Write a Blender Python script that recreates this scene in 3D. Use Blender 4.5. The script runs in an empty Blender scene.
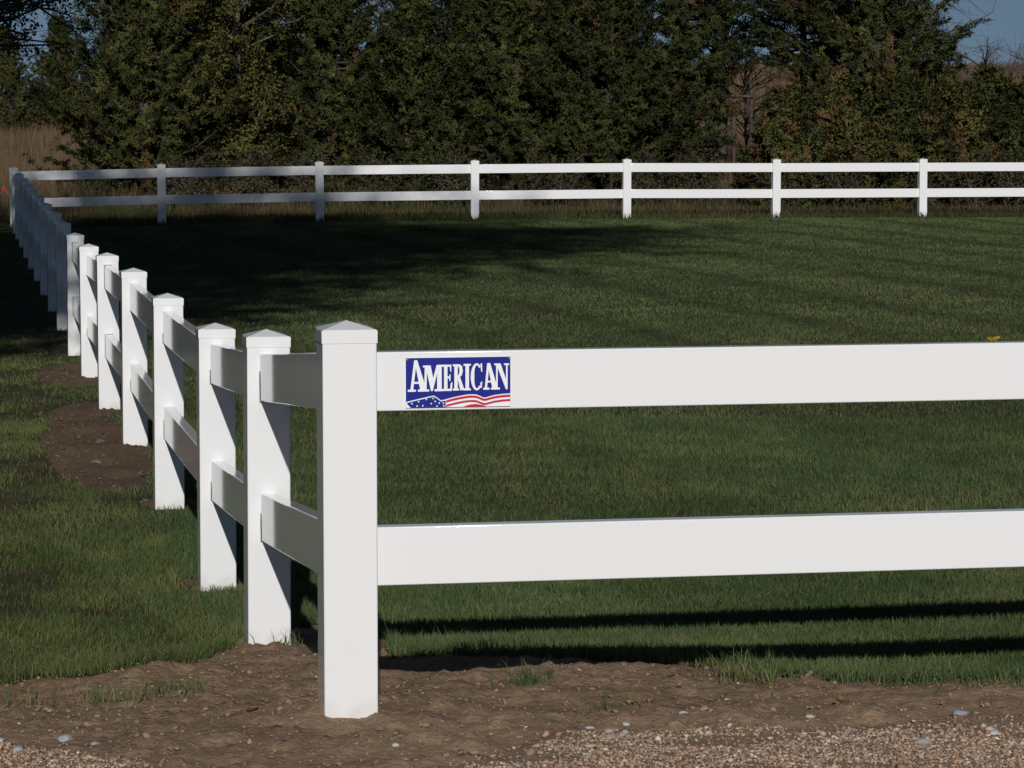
import bpy, bmesh, math, random
import numpy as np
from mathutils import Vector, Matrix, Euler
PI = math.pi
sc = bpy.context.scene
col = sc.collection
rng = np.random.default_rng(7)
random.seed(7)

# ------------------------------------------------------------------ objects
def tag(o, label=None, cat=None, group=None, kind=None):
    if label: o['label'] = label
    if cat: o['category'] = cat
    if group: o['group'] = group
    if kind: o['kind'] = kind
    return o

def empty(name, loc=(0, 0, 0), rz=0.0):
    o = bpy.data.objects.new(name, None)
    col.objects.link(o)
    o.location = loc
    o.rotation_euler = (0, 0, rz)
    o.empty_display_size = 0.1
    return o

def link(name, me, mat=None, parent=None, loc=None, rot=None):
    o = bpy.data.objects.new(name, me)
    col.objects.link(o)
    if mat is not None and not me.materials:
        me.materials.append(mat)
    if parent is not None: o.parent = parent
    if loc is not None: o.location = loc
    if rot is not None: o.rotation_euler = rot
    return o

def np_mesh(name, V, F, C=None, smooth=False):
    """V (n,3); F (m,3) or (m,4) ints; C (n,3) per-vertex tint"""
    me = bpy.data.meshes.new(name)
    V = np.asarray(V, np.float32); F = np.asarray(F, np.int32)
    k = F.shape[1]
    me.vertices.add(len(V)); me.vertices.foreach_set('co', V.ravel())
    me.loops.add(F.size); me.loops.foreach_set('vertex_index', F.ravel())
    me.polygons.add(len(F))
    me.polygons.foreach_set('loop_start', np.arange(0, F.size, k, dtype=np.int32))
    me.polygons.foreach_set('loop_total', np.full(len(F), k, np.int32))
    if smooth: me.polygons.foreach_set('use_smooth', np.ones(len(F), bool))
    me.update(calc_edges=True)
    if C is not None:
        a = me.attributes.new('tint', 'FLOAT_COLOR', 'POINT')
        c4 = np.ones((len(V), 4), np.float32); c4[:, :3] = C
        a.data.foreach_set('color', c4.ravel())
    return me

class Acc:
    def __init__(s): s.V = []; s.F = []; s.C = []; s.N = []; s.n = 0
    def add(s, V, F, C=None):
        s.V.append(np.asarray(V, np.float32)); s.F.append(np.asarray(F, np.int64) + s.n)
        if C is not None: s.C.append(np.asarray(C, np.float32))
        s.n += len(V)
    def mesh(s, name, smooth=False):
        me = np_mesh(name, np.concatenate(s.V), np.concatenate(s.F),
                     np.concatenate(s.C) if s.C else None, smooth or bool(s.N))
        if s.N: me.normals_split_custom_set_from_vertices(np.concatenate(s.N))
        return me

# ------------------------------------------------------------------ noise
def _h(i, j, seed):
    n = (i.astype(np.int64) * 374761393 + j.astype(np.int64) * 668265263 + seed * 974711) & 0x7fffffff
    n = ((n ^ (n >> 13)) * 1274126177) & 0x7fffffff
    return ((n ^ (n >> 16)) & 0xffff) / 65535.0
def noise(x, y, seed=0):
    x = np.asarray(x, float); y = np.asarray(y, float)
    i = np.floor(x); j = np.floor(y); fx = x - i; fy = y - j
    fx = fx * fx * (3 - 2 * fx); fy = fy * fy * (3 - 2 * fy)
    a = _h(i, j, seed); b = _h(i + 1, j, seed); c = _h(i, j + 1, seed); d = _h(i + 1, j + 1, seed)
    return (a * (1 - fx) + b * fx) * (1 - fy) + (c * (1 - fx) + d * fx) * fy
def fbm(x, y, o=4, seed=0):
    s = 0; a = .5; t = 0
    for k in range(o):
        s = s + a * noise(x, y, seed + k * 17); t += a
        x = x * 2.07 + 3.1; y = y * 2.03 - 1.7; a *= .5
    return s / t                      # 0..1
def sstep(a, b, x):
    t = np.clip((x - a) / (b - a), 0, 1)
    return t * t * (3 - 2 * t)

# ------------------------------------------------------------------ layout
P1 = np.array([-.388, 7.0]); UD = np.array([-.18257, .98319]); VD = np.array([.98319, .18257])
YAW = math.atan2(.18257, .98319)
def fab(X, Y):                          # world -> along front run (a), along side run (b)
    dx = np.asarray(X) - P1[0]; dy = np.asarray(Y) - P1[1]
    return dx * VD[0] + dy * VD[1], dx * UD[0] + dy * UD[1]
def fxy(a, b):
    return P1[0] + a * VD[0] + b * UD[0], P1[1] + a * VD[1] + b * UD[1]
PB = [-60, -6, -1, 0, 1.87, 3.72, 6.2, 8.6, 11.2, 13.7, 16.3, 25, 39, 45, 60]
PL = [.2, .33, .340, .318, .142, .038, .018, -.015, -.04, -.09, -.12, -.12, -.06, -.05, -.1]
PR = [.2, .33, .340, .322, .17, .05, .015, 0, 0, 0, 0, 0, .017, 0, -.1]
def zbase(X, Y):
    a, b = fab(X, Y)
    l = np.interp(b, PB, PL); r = np.interp(b, PB, PR)
    w = sstep(-.5, 6.0, a)
    z = l * (1 - w) + r * w
    far = sstep(60, 160, Y) * (.85 + 2.55 * sstep(-.06, .02, np.asarray(X) / np.maximum(Y, 1.)))
    fall = -np.maximum(np.asarray(Y) - 170, 0) * .012
    return z + far + np.maximum(fall, -8.)
def soil_mask(X, Y):                    # >0.5 : bare soil
    a, b = fab(X, Y)
    edge = np.interp(a, [-6, -1, -.3, .1, .5, .8, 1.1, 1.5, 6], [.95, 1.05, 1.2, 1.22, 1.0, .80, .48, .25, .2])
    n = (fbm(X * 2.2, Y * 2.2, 4, 5) - .5)
    m = .5 + (edge - b + n * .5) * 1.6
    def blob(cx, cy, rx, ry, k=1.0):
        d = ((X - cx) / rx) ** 2 + ((Y - cy) / ry) ** 2
        return .5 + (1 - d) * .5 * k + n * .9
    for s, rx, ry in ((1.2, .26, 1.15),):
        x, y = fxy(-.02, s); m = np.maximum(m, blob(x, y, rx, ry))
    m = np.maximum(m, .5 + (1 - ((a + .20) / .26) ** 2 - ((b - 8.7) / 2.1) ** 2) * 1.3 + n * .9)
    m = np.maximum(m, .5 + (1 - ((a + .12) / .24) ** 2 - ((b - 14.0) / 1.1) ** 2) * 1.3 + n * .8)
    m = np.maximum(m, blob(-2.55, 17.8, .2, .6, 1.5))
    for s in (3.72, 6.2, 18.7, 23.6, 28.5):
        x, y = fxy(0, s); m = np.maximum(m, blob(x, y, .13, .16, .7))
    return m
def gravel_mask(X, Y):
    e = np.interp(X, [-8, -1.15, -.9, -.55, -.3, -.05, .15, .5, 1.2, 8], [6.8, 6.73, 6.54, 6.30, 6.30, 6.5, 6.72, 6.84, 6.96, 8.2])
    return .5 + (e - Y + (fbm(X * 3., Y * 3., 3, 9) - .5) * .28) * 3.
def zground(X, Y):
    X = np.asarray(X, float); Y = np.asarray(Y, float)
    z = zbase(X, Y)
    near = 1 - sstep(30, 60, Y)
    z = z + (fbm(X * .45, Y * .45, 3, 31) - .5) * .05 * near * sstep(9, 13, Y)
    s = sstep(.42, .62, soil_mask(X, Y)) * near
    g = sstep(.45, .6, gravel_mask(X, Y))
    clod = (fbm(X * 6, Y * 6, 3, 3) - .5) * .045 + np.maximum(fbm(X * 22, Y * 22, 3, 4) - .52, 0) * .055 + (fbm(X * 60, Y * 60, 2, 6) - .5) * .010
    z = z + s * (1 - .75 * g) * clod
    for (bx, by, r, h) in ((*fxy(0, 0), .17, .010), (*fxy(-.02, 1.70), .22, .012), (*fxy(-.38, 1.0), .22, .03), (*fxy(.55, 1.0), .6, .03), (-2.1, 15.2, .4, .04), (-3.0, 20.9, .4, .06), (-2.25, 16.2, .35, .04)):
        z = z + h * np.exp(-((X - bx) ** 2 + (Y - by) ** 2) / (r * r))
    return z
def zg(x, y): return float(zground(np.array([x]), np.array([y]))[0])

# ------------------------------------------------------------------ materials
def mat(name, rough=.8, spec=.3, base=(.5, .5, .5)):
    m = bpy.data.materials.new(name); m.use_nodes = True
    nt = m.node_tree; b = nt.nodes['Principled BSDF']
    b.inputs['Base Color'].default_value = (*base, 1)
    b.inputs['Roughness'].default_value = rough
    b.inputs['Specular IOR Level'].default_value = spec
    return m, nt, b
def nz(nt, scale, detail=4, coord='Object', rough=.55, stretch=None):
    tc = nt.nodes.new('ShaderNodeTexCoord'); n = nt.nodes.new('ShaderNodeTexNoise')
    n.inputs['Scale'].default_value = scale; n.inputs['Detail'].default_value = detail; n.inputs['Roughness'].default_value = rough
    if stretch:
        mp = nt.nodes.new('ShaderNodeMapping'); mp.inputs['Scale'].default_value = stretch
        nt.links.new(tc.outputs[coord], mp.inputs['Vector']); nt.links.new(mp.outputs[0], n.inputs['Vector'])
    else: nt.links.new(tc.outputs[coord], n.inputs['Vector'])
    return n
def ramp(nt, src, stops):
    r = nt.nodes.new('ShaderNodeValToRGB')
    while len(r.color_ramp.elements) < len(stops): r.color_ramp.elements.new(.5)
    for e, (p, c) in zip(r.color_ramp.elements, stops): e.position = p; e.color = (*c, 1)
    nt.links.new(src, r.inputs[0]); return r
def mixc(nt, fac, a, b, blend='MIX'):
    m = nt.nodes.new('ShaderNodeMix'); m.data_type = 'RGBA'; m.blend_type = blend
    for s, v in ((m.inputs[0], fac), (m.inputs[6], a), (m.inputs[7], b)):
        if isinstance(v, (int, float)): s.default_value = v
        elif isinstance(v, tuple): s.default_value = (*v, 1)
        else: nt.links.new(v, s)
    return m.outputs[2]
def bump(nt, b, src, strength, dist):
    bp = nt.nodes.new('ShaderNodeBump'); bp.inputs['Strength'].default_value = strength; bp.inputs['Distance'].default_value = dist
    nt.links.new(src, bp.inputs['Height']); nt.links.new(bp.outputs[0], b.inputs['Normal'])

def vinyl(splash):
    m, nt, b = mat('white_vinyl', .08, .5)
    b.inputs['IOR'].default_value = 1.6
    n = nz(nt, 2.2, 5); n2 = nz(nt, 60, 3)
    c = mixc(nt, n.outputs[0], (.745, .745, .74), (.77, .77, .765))
    # splash dirt near ground level of a post, irregular
    tc = nt.nodes.new('ShaderNodeTexCoord'); sp = nt.nodes.new('ShaderNodeSeparateXYZ'); nt.links.new(tc.outputs['Object'], sp.inputs[0])
    mr = nt.nodes.new('ShaderNodeMapRange'); mr.inputs[1].default_value = .11; mr.inputs[2].default_value = -.02; nt.links.new(sp.outputs['Z'], mr.inputs[0])
    n3 = nz(nt, 14, 5)
    mul = nt.nodes.new('ShaderNodeMath'); mul.operation = 'MULTIPLY'; nt.links.new(mr.outputs[0], mul.inputs[0]); nt.links.new(n3.outputs[0], mul.inputs[1])
    g = ramp(nt, mul.outputs[0], [(.25, (0, 0, 0)), (.75, (.5, .5, .5))])
    if splash: c = mixc(nt, g.outputs[0], c, (.33, .25, .17))
    nt.links.new(c, b.inputs['Base Color'])
    r = ramp(nt, n2.outputs[0], [(.3, (.05,) * 3), (.7, (.09,) * 3)]); nt.links.new(r.outputs[0], b.inputs['Roughness'])
    nw = nz(nt, 3.0, 2); bump(nt, b, nw.outputs[0], .05, .004)
    return m
def tinted(name, rough=.6, spec=.25, trans=0.0, mul=(1, 1, 1), vary=False):
    m, nt, b = mat(name, rough, spec)
    a = nt.nodes.new('ShaderNodeAttribute'); a.attribute_name = 'tint'
    c = mixc(nt, 1.0, a.outputs['Color'], mul, 'MULTIPLY')
    if vary:
        oi = nt.nodes.new('ShaderNodeObjectInfo'); mr = nt.nodes.new('ShaderNodeMapRange'); mr.inputs[3].default_value = .72; mr.inputs[4].default_value = 1.25
        nt.links.new(oi.outputs['Random'], mr.inputs[0]); c = mixc(nt, 1.0, c, mr.outputs[0], 'MULTIPLY')
        hs = nt.nodes.new('ShaderNodeHueSaturation'); m2 = nt.nodes.new('ShaderNodeMath'); m2.operation = 'MULTIPLY_ADD'; m2.inputs[1].default_value = -.03; m2.inputs[2].default_value = .513
        nt.links.new(oi.outputs['Random'], m2.inputs[0]); nt.links.new(m2.outputs[0], hs.inputs['Hue']); nt.links.new(c, hs.inputs['Color']); c = hs.outputs[0]
    nt.links.new(c, b.inputs['Base Color'])
    if trans > 0:
        t = nt.nodes.new('ShaderNodeBsdfTranslucent'); nt.links.new(c, t.inputs[0])
        mx = nt.nodes.new('ShaderNodeMixShader'); mx.inputs[0].default_value = trans
        nt.links.new(b.outputs[0], mx.inputs[1]); nt.links.new(t.outputs[0], mx.inputs[2])
        nt.links.new(mx.outputs[0], nt.nodes['Material Output'].inputs[0])
    return m
def soilmat():
    m, nt, b = mat('bare_soil', .95, .1)
    n = nz(nt, 3, 6); n2 = nz(nt, 45, 6, rough=.7)
    c1 = ramp(nt, n.outputs[0], [(.3, (.240, .162, .102)), (.7, (.335, .230, .150))])
    c2 = ramp(nt, n2.outputs[0], [(.3, (.62, .60, .58)), (.55, (1, 1, 1)), (.75, (1.25, 1.2, 1.15))])
    nt.links.new(mixc(nt, 1.0, c1.outputs[0], c2.outputs[0], 'MULTIPLY'), b.inputs['Base Color'])
    tc = nt.nodes.new('ShaderNodeTexCoord'); sp = nt.nodes.new('ShaderNodeSeparateXYZ'); nt.links.new(tc.outputs['Object'], sp.inputs[0])
    mr = nt.nodes.new('ShaderNodeMapRange'); mr.inputs[1].default_value = 9.; mr.inputs[2].default_value = 12.; mr.inputs[3].default_value = 1.; mr.inputs[4].default_value = .5   # freshly dug, damp earth farther along the run
    nt.links.new(sp.outputs['Y'], mr.inputs[0])
    src = b.inputs['Base Color'].links[0].from_socket
    nt.links.new(mixc(nt, 1.0, src, mr.outputs[0], 'MULTIPLY'), b.inputs['Base Color'])
    bump(nt, b, n2.outputs[0], .9, .012); return m
def gravelmat():
    m, nt, b = mat('gravel', .95, .15)
    n = nz(nt, 40, 6, rough=.7); n1 = nz(nt, 2, 4)
    c = ramp(nt, n.outputs[0], [(.3, (.17, .115, .075)), (.6, (.27, .185, .125)), (.8, (.38, .29, .21))])
    c2 = ramp(nt, n1.outputs[0], [(.3, (.8, .78, .76)), (.7, (1.1, 1.1, 1.1))])
    nt.links.new(mixc(nt, 1.0, c.outputs[0], c2.outputs[0], 'MULTIPLY'), b.inputs['Base Color'])
    bump(nt, b, n.outputs[0], .8, .01); return m
def lawnmat():
    m, nt, b = mat('lawn_soil', .95, .1)
    n = nz(nt, 7, 5)
    c = ramp(nt, n.outputs[0], [(.3, (.030, .030, .013)), (.7, (.075, .062, .032))])
    nt.links.new(c.outputs[0], b.inputs['Base Color']); return m
def fieldmat():
    m, nt, b = mat('dry_field', .95, .05)
    n = nz(nt, .15, 6); n2 = nz(nt, 2.5, 6)
    c = ramp(nt, n.outputs[0], [(.3, (.095, .064, .038)), (.7, (.14, .098, .060))])
    c2 = ramp(nt, n2.outputs[0], [(.3, (.65, .65, .62)), (.7, (1.15, 1.15, 1.1))])
    nt.links.new(mixc(nt, 1.0, c.outputs[0], c2.outputs[0], 'MULTIPLY'), b.inputs['Base Color']); return m
def barkmat(name, a, bb):
    m, nt, b = mat(name, .9, .15)
    n = nz(nt, 14, 5, stretch=(1, 1, .18))
    c = ramp(nt, n.outputs[0], [(.3, a), (.7, bb)])
    nt.links.new(c.outputs[0], b.inputs['Base Color']); bump(nt, b, n.outputs[0], .8, .02); return m
def plain(name, c, rough=.5, spec=.4, var=.12, metal=0):
    m, nt, b = mat(name, rough, spec)
    n = nz(nt, 25, 4)
    r = ramp(nt, n.outputs[0], [(.3, tuple(x * (1 - var) for x in c)), (.7, tuple(min(1, x * (1 + var)) for x in c))])
    nt.links.new(r.outputs[0], b.inputs['Base Color']); b.inputs['Metallic'].default_value = metal; return m

M = dict(vinyl=vinyl(True), vinyl_rail=vinyl(False), grass=tinted('grass_blades', .7, .07, .22), soil=soilmat(), gravel=gravelmat(), lawn=lawnmat(), field=fieldmat(),
         needle=tinted('cedar_needles', .75, .06, .12, vary=True), leaf=tinted('leaves', .6, .12, .22), dry=tinted('dry_stems', .8, .1, .12),
         stone=tinted('pebble_stone', .85, .25), bark=barkmat('cedar_bark', (.035, .026, .02), (.075, .058, .045)), gbark=barkmat('grey_bark', (.055, .046, .038), (.12, .10, .085)),
         blue=plain('sign_blue', (.008, .016, .21), .3, .5, .05), white=plain('sign_white', (.80, .80, .82), .3, .5, .02), red=plain('sign_red', (.50, .02, .045), .3, .5, .05),
         steel=plain('screw_steel', (.45, .45, .43), .35, .5, .1, 1), yellow=plain('leaf_yellow', (.62, .46, .03), .5, .3, .25),
         orange=plain('flag_orange', (.75, .09, .03), .5, .3, .1), wood=barkmat('weathered_wood', (.05, .036, .028), (.10, .075, .058)))

# ------------------------------------------------------------------ ground
def build_ground():
    def steps(segs):
        out = [segs[0][0]]
        for a, b, d in segs:
            n = max(1, round((b - a) / d)); out += list(np.linspace(a, b, n + 1)[1:])
        return np.array(out)
    def geo(a, b, d0, q=1.18):
        out = []; x = a; d = d0
        while x < b: x += d; d *= q; out.append(min(x, b))
        return out
    xs = steps([(-3, 3, .02)])
    xs = np.concatenate([[-v for v in geo(3, 20, .06, 1.05)][::-1], xs, geo(3, 20, .06, 1.05)])
    xs = np.concatenate([[-v for v in geo(20, 2500, 1)][::-1], xs, geo(20, 2500, 1)])
    ys = steps([(5.2, 9.2, .02), (9.2, 13, .06), (13, 22, .08), (22, 62, .35)])
    ys = np.concatenate([[-v for v in geo(-5.2, 80, .2, 1.12)][::-1], ys, geo(62, 4000, 1, 1.12)])
    X, Y = np.meshgrid(xs, ys)
    Z = zground(X, Y)
    nx, ny = len(xs), len(ys)
    V = np.stack([X.ravel(), Y.ravel(), Z.ravel()], 1)
    i = np.arange((ny - 1) * nx).reshape(ny - 1, nx)[:, :-1].ravel()
    F = np.stack([i, i + 1, i + nx + 1, i + nx], 1)
    cx = V[F, 0].mean(1); cy = V[F, 1].mean(1)
    g = gravel_mask(cx, cy) > .5; s = (soil_mask(cx, cy) > .5) & ~g & (cy < 32)
    f = (~g) & (~s) & (cy > 53.5)
    l = ~(g | s | f)
    for nm, k, mt in (('lawn', l, M['lawn']), ('bare_soil', s, M['soil']), ('gravel_road', g, M['gravel']), ('field', f, M['field'])):
        Fk = F[k]; u, inv = np.unique(Fk, return_inverse=True)
        me = np_mesh(nm, V[u], inv.reshape(Fk.shape), None, True)
        tag(link(nm, me, mt), kind='structure')
build_ground()

# ------------------------------------------------------------------ grass
def blades(X, Y, H, W, lean, az, C, seg=2, sink=.004, tipc=1.15, curl=.5):
    n = len(X); Z = zground(X, Y) - sink
    th = rng.uniform(0, 2 * PI, n)
    px, py = np.cos(th) * W * .5, np.sin(th) * W * .5
    lx, ly = np.cos(az) * np.sin(lean) * H, np.sin(az) * np.sin(lean) * H
    hz = H * np.cos(lean)
    B = np.stack([X, Y, Z], 1); P = np.stack([px, py, 0 * px], 1)
    if seg == 2:
        mid = B + np.stack([lx * .35, ly * .35, hz * .58], 1)
        tip = B + np.stack([lx * 1.15, ly * 1.15, hz], 1)
        V = np.stack([B - P, B + P, mid + P * .8, mid - P * .8, tip], 1).reshape(-1, 3)
        o = np.arange(n) * 5
        F = np.concatenate([np.stack([o, o + 1, o + 2], 1), np.stack([o, o + 2, o + 3], 1), np.stack([o + 3, o + 2, o + 4], 1)])
        Cc = np.repeat(C, 5, 0)
    else:
        tip = B + np.stack([lx, ly, hz], 1)
        V = np.stack([B - P, B + P, tip], 1).reshape(-1, 3)
        o = np.arange(n) * 3
        F = np.stack([o, o + 1, o + 2], 1)
        Cc = np.repeat(C, 3, 0)
    return V, F, Cc

def lawn_colors(X, Y, straw=.03):
    n = len(X)
    p = fbm(X * 1.1, Y * .8, 4, 21); q = fbm(X * 5, Y * 4, 3, 22); r = rng.random(n)
    g = np.array([.095, .136, .050]); y = np.array([.132, .156, .060]); d = np.array([.069, .104, .040])
    t = np.clip((p - .35) * 2.0 + (q - .5) * 1.8 + (r - .5) * .8, 0, 1)[:, None]
    C = d * (1 - t) * (1 - t) + g * 2 * t * (1 - t) + y * t * t
    st = (rng.random(n) < straw * (.5 + 2 * sstep(.5, .7, q)))[:, None]
    C = np.where(st, np.array([.20, .155, .08]) * rng.uniform(.5, 1.2, (n, 1)), C)
    a, b = fab(X, Y)
    w = .962 * X + .272 * Y + (fbm(X * .3, Y * .3, 2, 41) - .5) * .35      # mowing swaths: how leaning blades catch light, put into the tint
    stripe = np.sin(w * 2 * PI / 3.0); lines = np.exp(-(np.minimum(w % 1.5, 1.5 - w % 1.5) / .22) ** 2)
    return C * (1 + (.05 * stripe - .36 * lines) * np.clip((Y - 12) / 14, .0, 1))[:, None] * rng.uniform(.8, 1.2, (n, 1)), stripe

def mown():
    A = Acc()
    zones = [(6.9, 9.0, 21000, .0024, 2), (9.0, 12, 14000, .0028, 2), (12, 17, 8000, .0042, 1), (17, 25, 2600, .0065, 1), (25, 36, 1500, .010, 1), (36, 47.5, 1000, .014, 1)]
    for y0, y1, dens, w, seg in zones:
        hw = lambda y: .171 * y + 1.2
        n = int(dens * (y1 - y0) * (hw(y0) + hw(y1)))
        Y = rng.uniform(y0, y1, n); X = rng.uniform(-1, 1, n) * hw(y1)
        k = np.abs(X) < hw(Y); X = X[k]; Y = Y[k]
        a, b = fab(X, Y); m = soil_mask(X, Y)
        keep = (gravel_mask(X, Y) < .45) & (rng.random(len(X)) < 1 - sstep(.44, .54, m + (noise(X * 9, Y * 9, 77) - .5) * .16)) & (b < 38.75 + .15 * noise(X, Y, 3))
        # thin worn spots on the left of the side run
        thin = sstep(.50, .66, fbm(X * 2.2, Y * 1.3, 4, 50)) * (a < 0) * .85
        keep &= rng.random(len(X)) > thin
        X = X[keep]; Y = Y[keep]; a = a[keep]; b = b[keep]; m = m[keep]; n = len(X)
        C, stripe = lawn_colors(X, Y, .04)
        lf = (a < -.1)[:, None]
        C = np.where(lf, C * np.array([1.08, .98, .90]), C)
        H = rng.uniform(.018, .040, n) * (.8 + .5 * fbm(X * 3, Y * 3, 2, 8))
        edge = sstep(.30, .47, m) * (Y < 12)                      # uncut rim along the soil
        trim = np.exp(-(a / .09) ** 2) * (b > 1) + np.exp(-((b) / .2) ** 2) * 0
        rim = edge * (.3 + .9 * noise(X * 5, Y * 5, 61))
        H = H * (1 + 1.3 * rim + .35 * trim * noise(X * 7, Y * 7, 62))
        az = np.where(rng.random(n) < .55, np.where(stripe > 0, -1.3, -1.3 + PI) + rng.normal(0, .7, n), rng.uniform(0, 2 * PI, n))
        lean = np.abs(rng.normal(.62, .32, n))
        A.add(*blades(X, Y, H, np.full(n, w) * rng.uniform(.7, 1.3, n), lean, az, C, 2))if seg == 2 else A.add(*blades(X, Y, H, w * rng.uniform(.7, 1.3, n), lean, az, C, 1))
    # stray tufts on the soil
    spots = [(.02, 7.52, .07, 110), (.05, 7.60, .06, 60), (-.99, 7.42, .13, 150), (-.85, 7.5, .10, 90), (-1.25, 7.3, .1, 60), (.60, 7.62, .10, 160), (.62, 7.5, .06, 60), (.24, 7.12, .07, 26), (-.42, 7.93, .10, 90), (1.15, 7.42, .14, 320), (1.0, 7.5, .12, 220), (1.45, 7.35, .2, 400), (-.2, 8.5, .12, 120), (-.66, 8.75, .06, 40), (-.77, 8.82, .05, 40)]
    for (x, y, r, n) in spots:
        X = rng.normal(x, r * .5, n); Y = rng.normal(y, r * .5, n)
        C, _ = lawn_colors(X, Y, .14)
        A.add(*blades(X, Y, rng.uniform(.03, .085, n), rng.uniform(.002, .0035, n), rng.uniform(.2, 1.1, n), rng.uniform(0, 2 * PI, n), C * 1.1, 2))
    tag(link('grass', A.mesh('grass'), M['grass']), 'short mown green lawn grass inside and beside the white fence', 'grass', kind='stuff')
mown()

def rough_grass():
    A = Acc()
    # uncut strip beyond the back run
    n = 150000
    X = rng.uniform(-11, 12, n); Y = rng.uniform(45.2, 60, n)
    a, b = fab(X, Y); k = (b > 38.8) & (b < 52) & (np.abs(X) < .171 * Y + 2.2)
    X = X[k]; Y = Y[k]; b = b[k]; n = len(X)
    t = sstep(.35, .65, fbm(X * .5, Y * .9, 3, 90) + (rng.random(n) - .5) * .5 + np.interp(b, [38.8, 42], [-.22, -.02]))[:, None]
    C = np.array([.055, .064, .024]) * (1 - t) + np.array([.125, .094, .050]) * t
    C = C * rng.uniform(.5, 1.05, (n, 1))
    H = rng.uniform(.05, .13, n) + .18 * sstep(40.5, 43, b) * rng.random(n) ** 2
    A.add(*blades(X, Y, H, rng.uniform(.008, .018, n), np.abs(rng.normal(.3, .25, n)), rng.uniform(0, 2 * PI, n), C, 1))
    tag(link('rough_grass', A.mesh('rough_grass'), M['dry']), 'uncut brownish green grass strip behind the back fence run', 'rough grass', kind='stuff')
    A = Acc()
    n = 60000
    X = rng.uniform(-10.5, 12, n); Y = rng.uniform(49.3, 60, n)
    a, b = fab(X, Y)
    dens = sstep(.42, .62, fbm(X * 1.1, Y * .5, 3, 95)) * sstep(42.6, 45, b)
    k = rng.random(n) < dens; X = X[k]; Y = Y[k]; n = len(X)
    C = np.array([.15, .105, .062]) * rng.uniform(.4, 1.2, (n, 1)); gr = rng.random(n) < .35
    C[gr] = np.array([.055, .06, .026]) * rng.uniform(.7, 1.2, (gr.sum(), 1))
    A.add(*blades(X, Y, rng.uniform(.2, .62, n), rng.uniform(.008, .018, n), np.abs(rng.normal(.18, .15, n)), rng.uniform(0, 2 * PI, n), C, 1))
    tag(link('dry_weeds', A.mesh('dry_weeds'), M['dry']), 'tall dry brown weeds in front of the cedar trees', 'weeds', kind='stuff')
    A = Acc()
    for (y0, y1, n, h, w) in ((56, 75, 70000, .8, .02), (75, 115, 60000, .9, .04), (115, 175, 50000, .9, .09)):
        Y = rng.uniform(y0, y1, n); X = rng.uniform(-1, 1, n) * (.171 * Y + 3)
        C = np.array([.145, .097, .058]) * rng.uniform(.6, 1.25, (n, 1)) * (.8 + .4 * fbm(X * .4, Y * .2, 3, 99))[:, None]
        A.add(*blades(X, Y, h * rng.uniform(.5, 1.15, n), w * rng.uniform(.6, 1.3, n), np.abs(rng.normal(.15, .12, n)), rng.uniform(0, 2 * PI, n), C, 1))
    tag(link('field_grass', A.mesh('field_grass'), M['dry']), 'tall tan dry grass covering the field beyond the trees', 'field grass', kind='stuff')
rough_grass()

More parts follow.
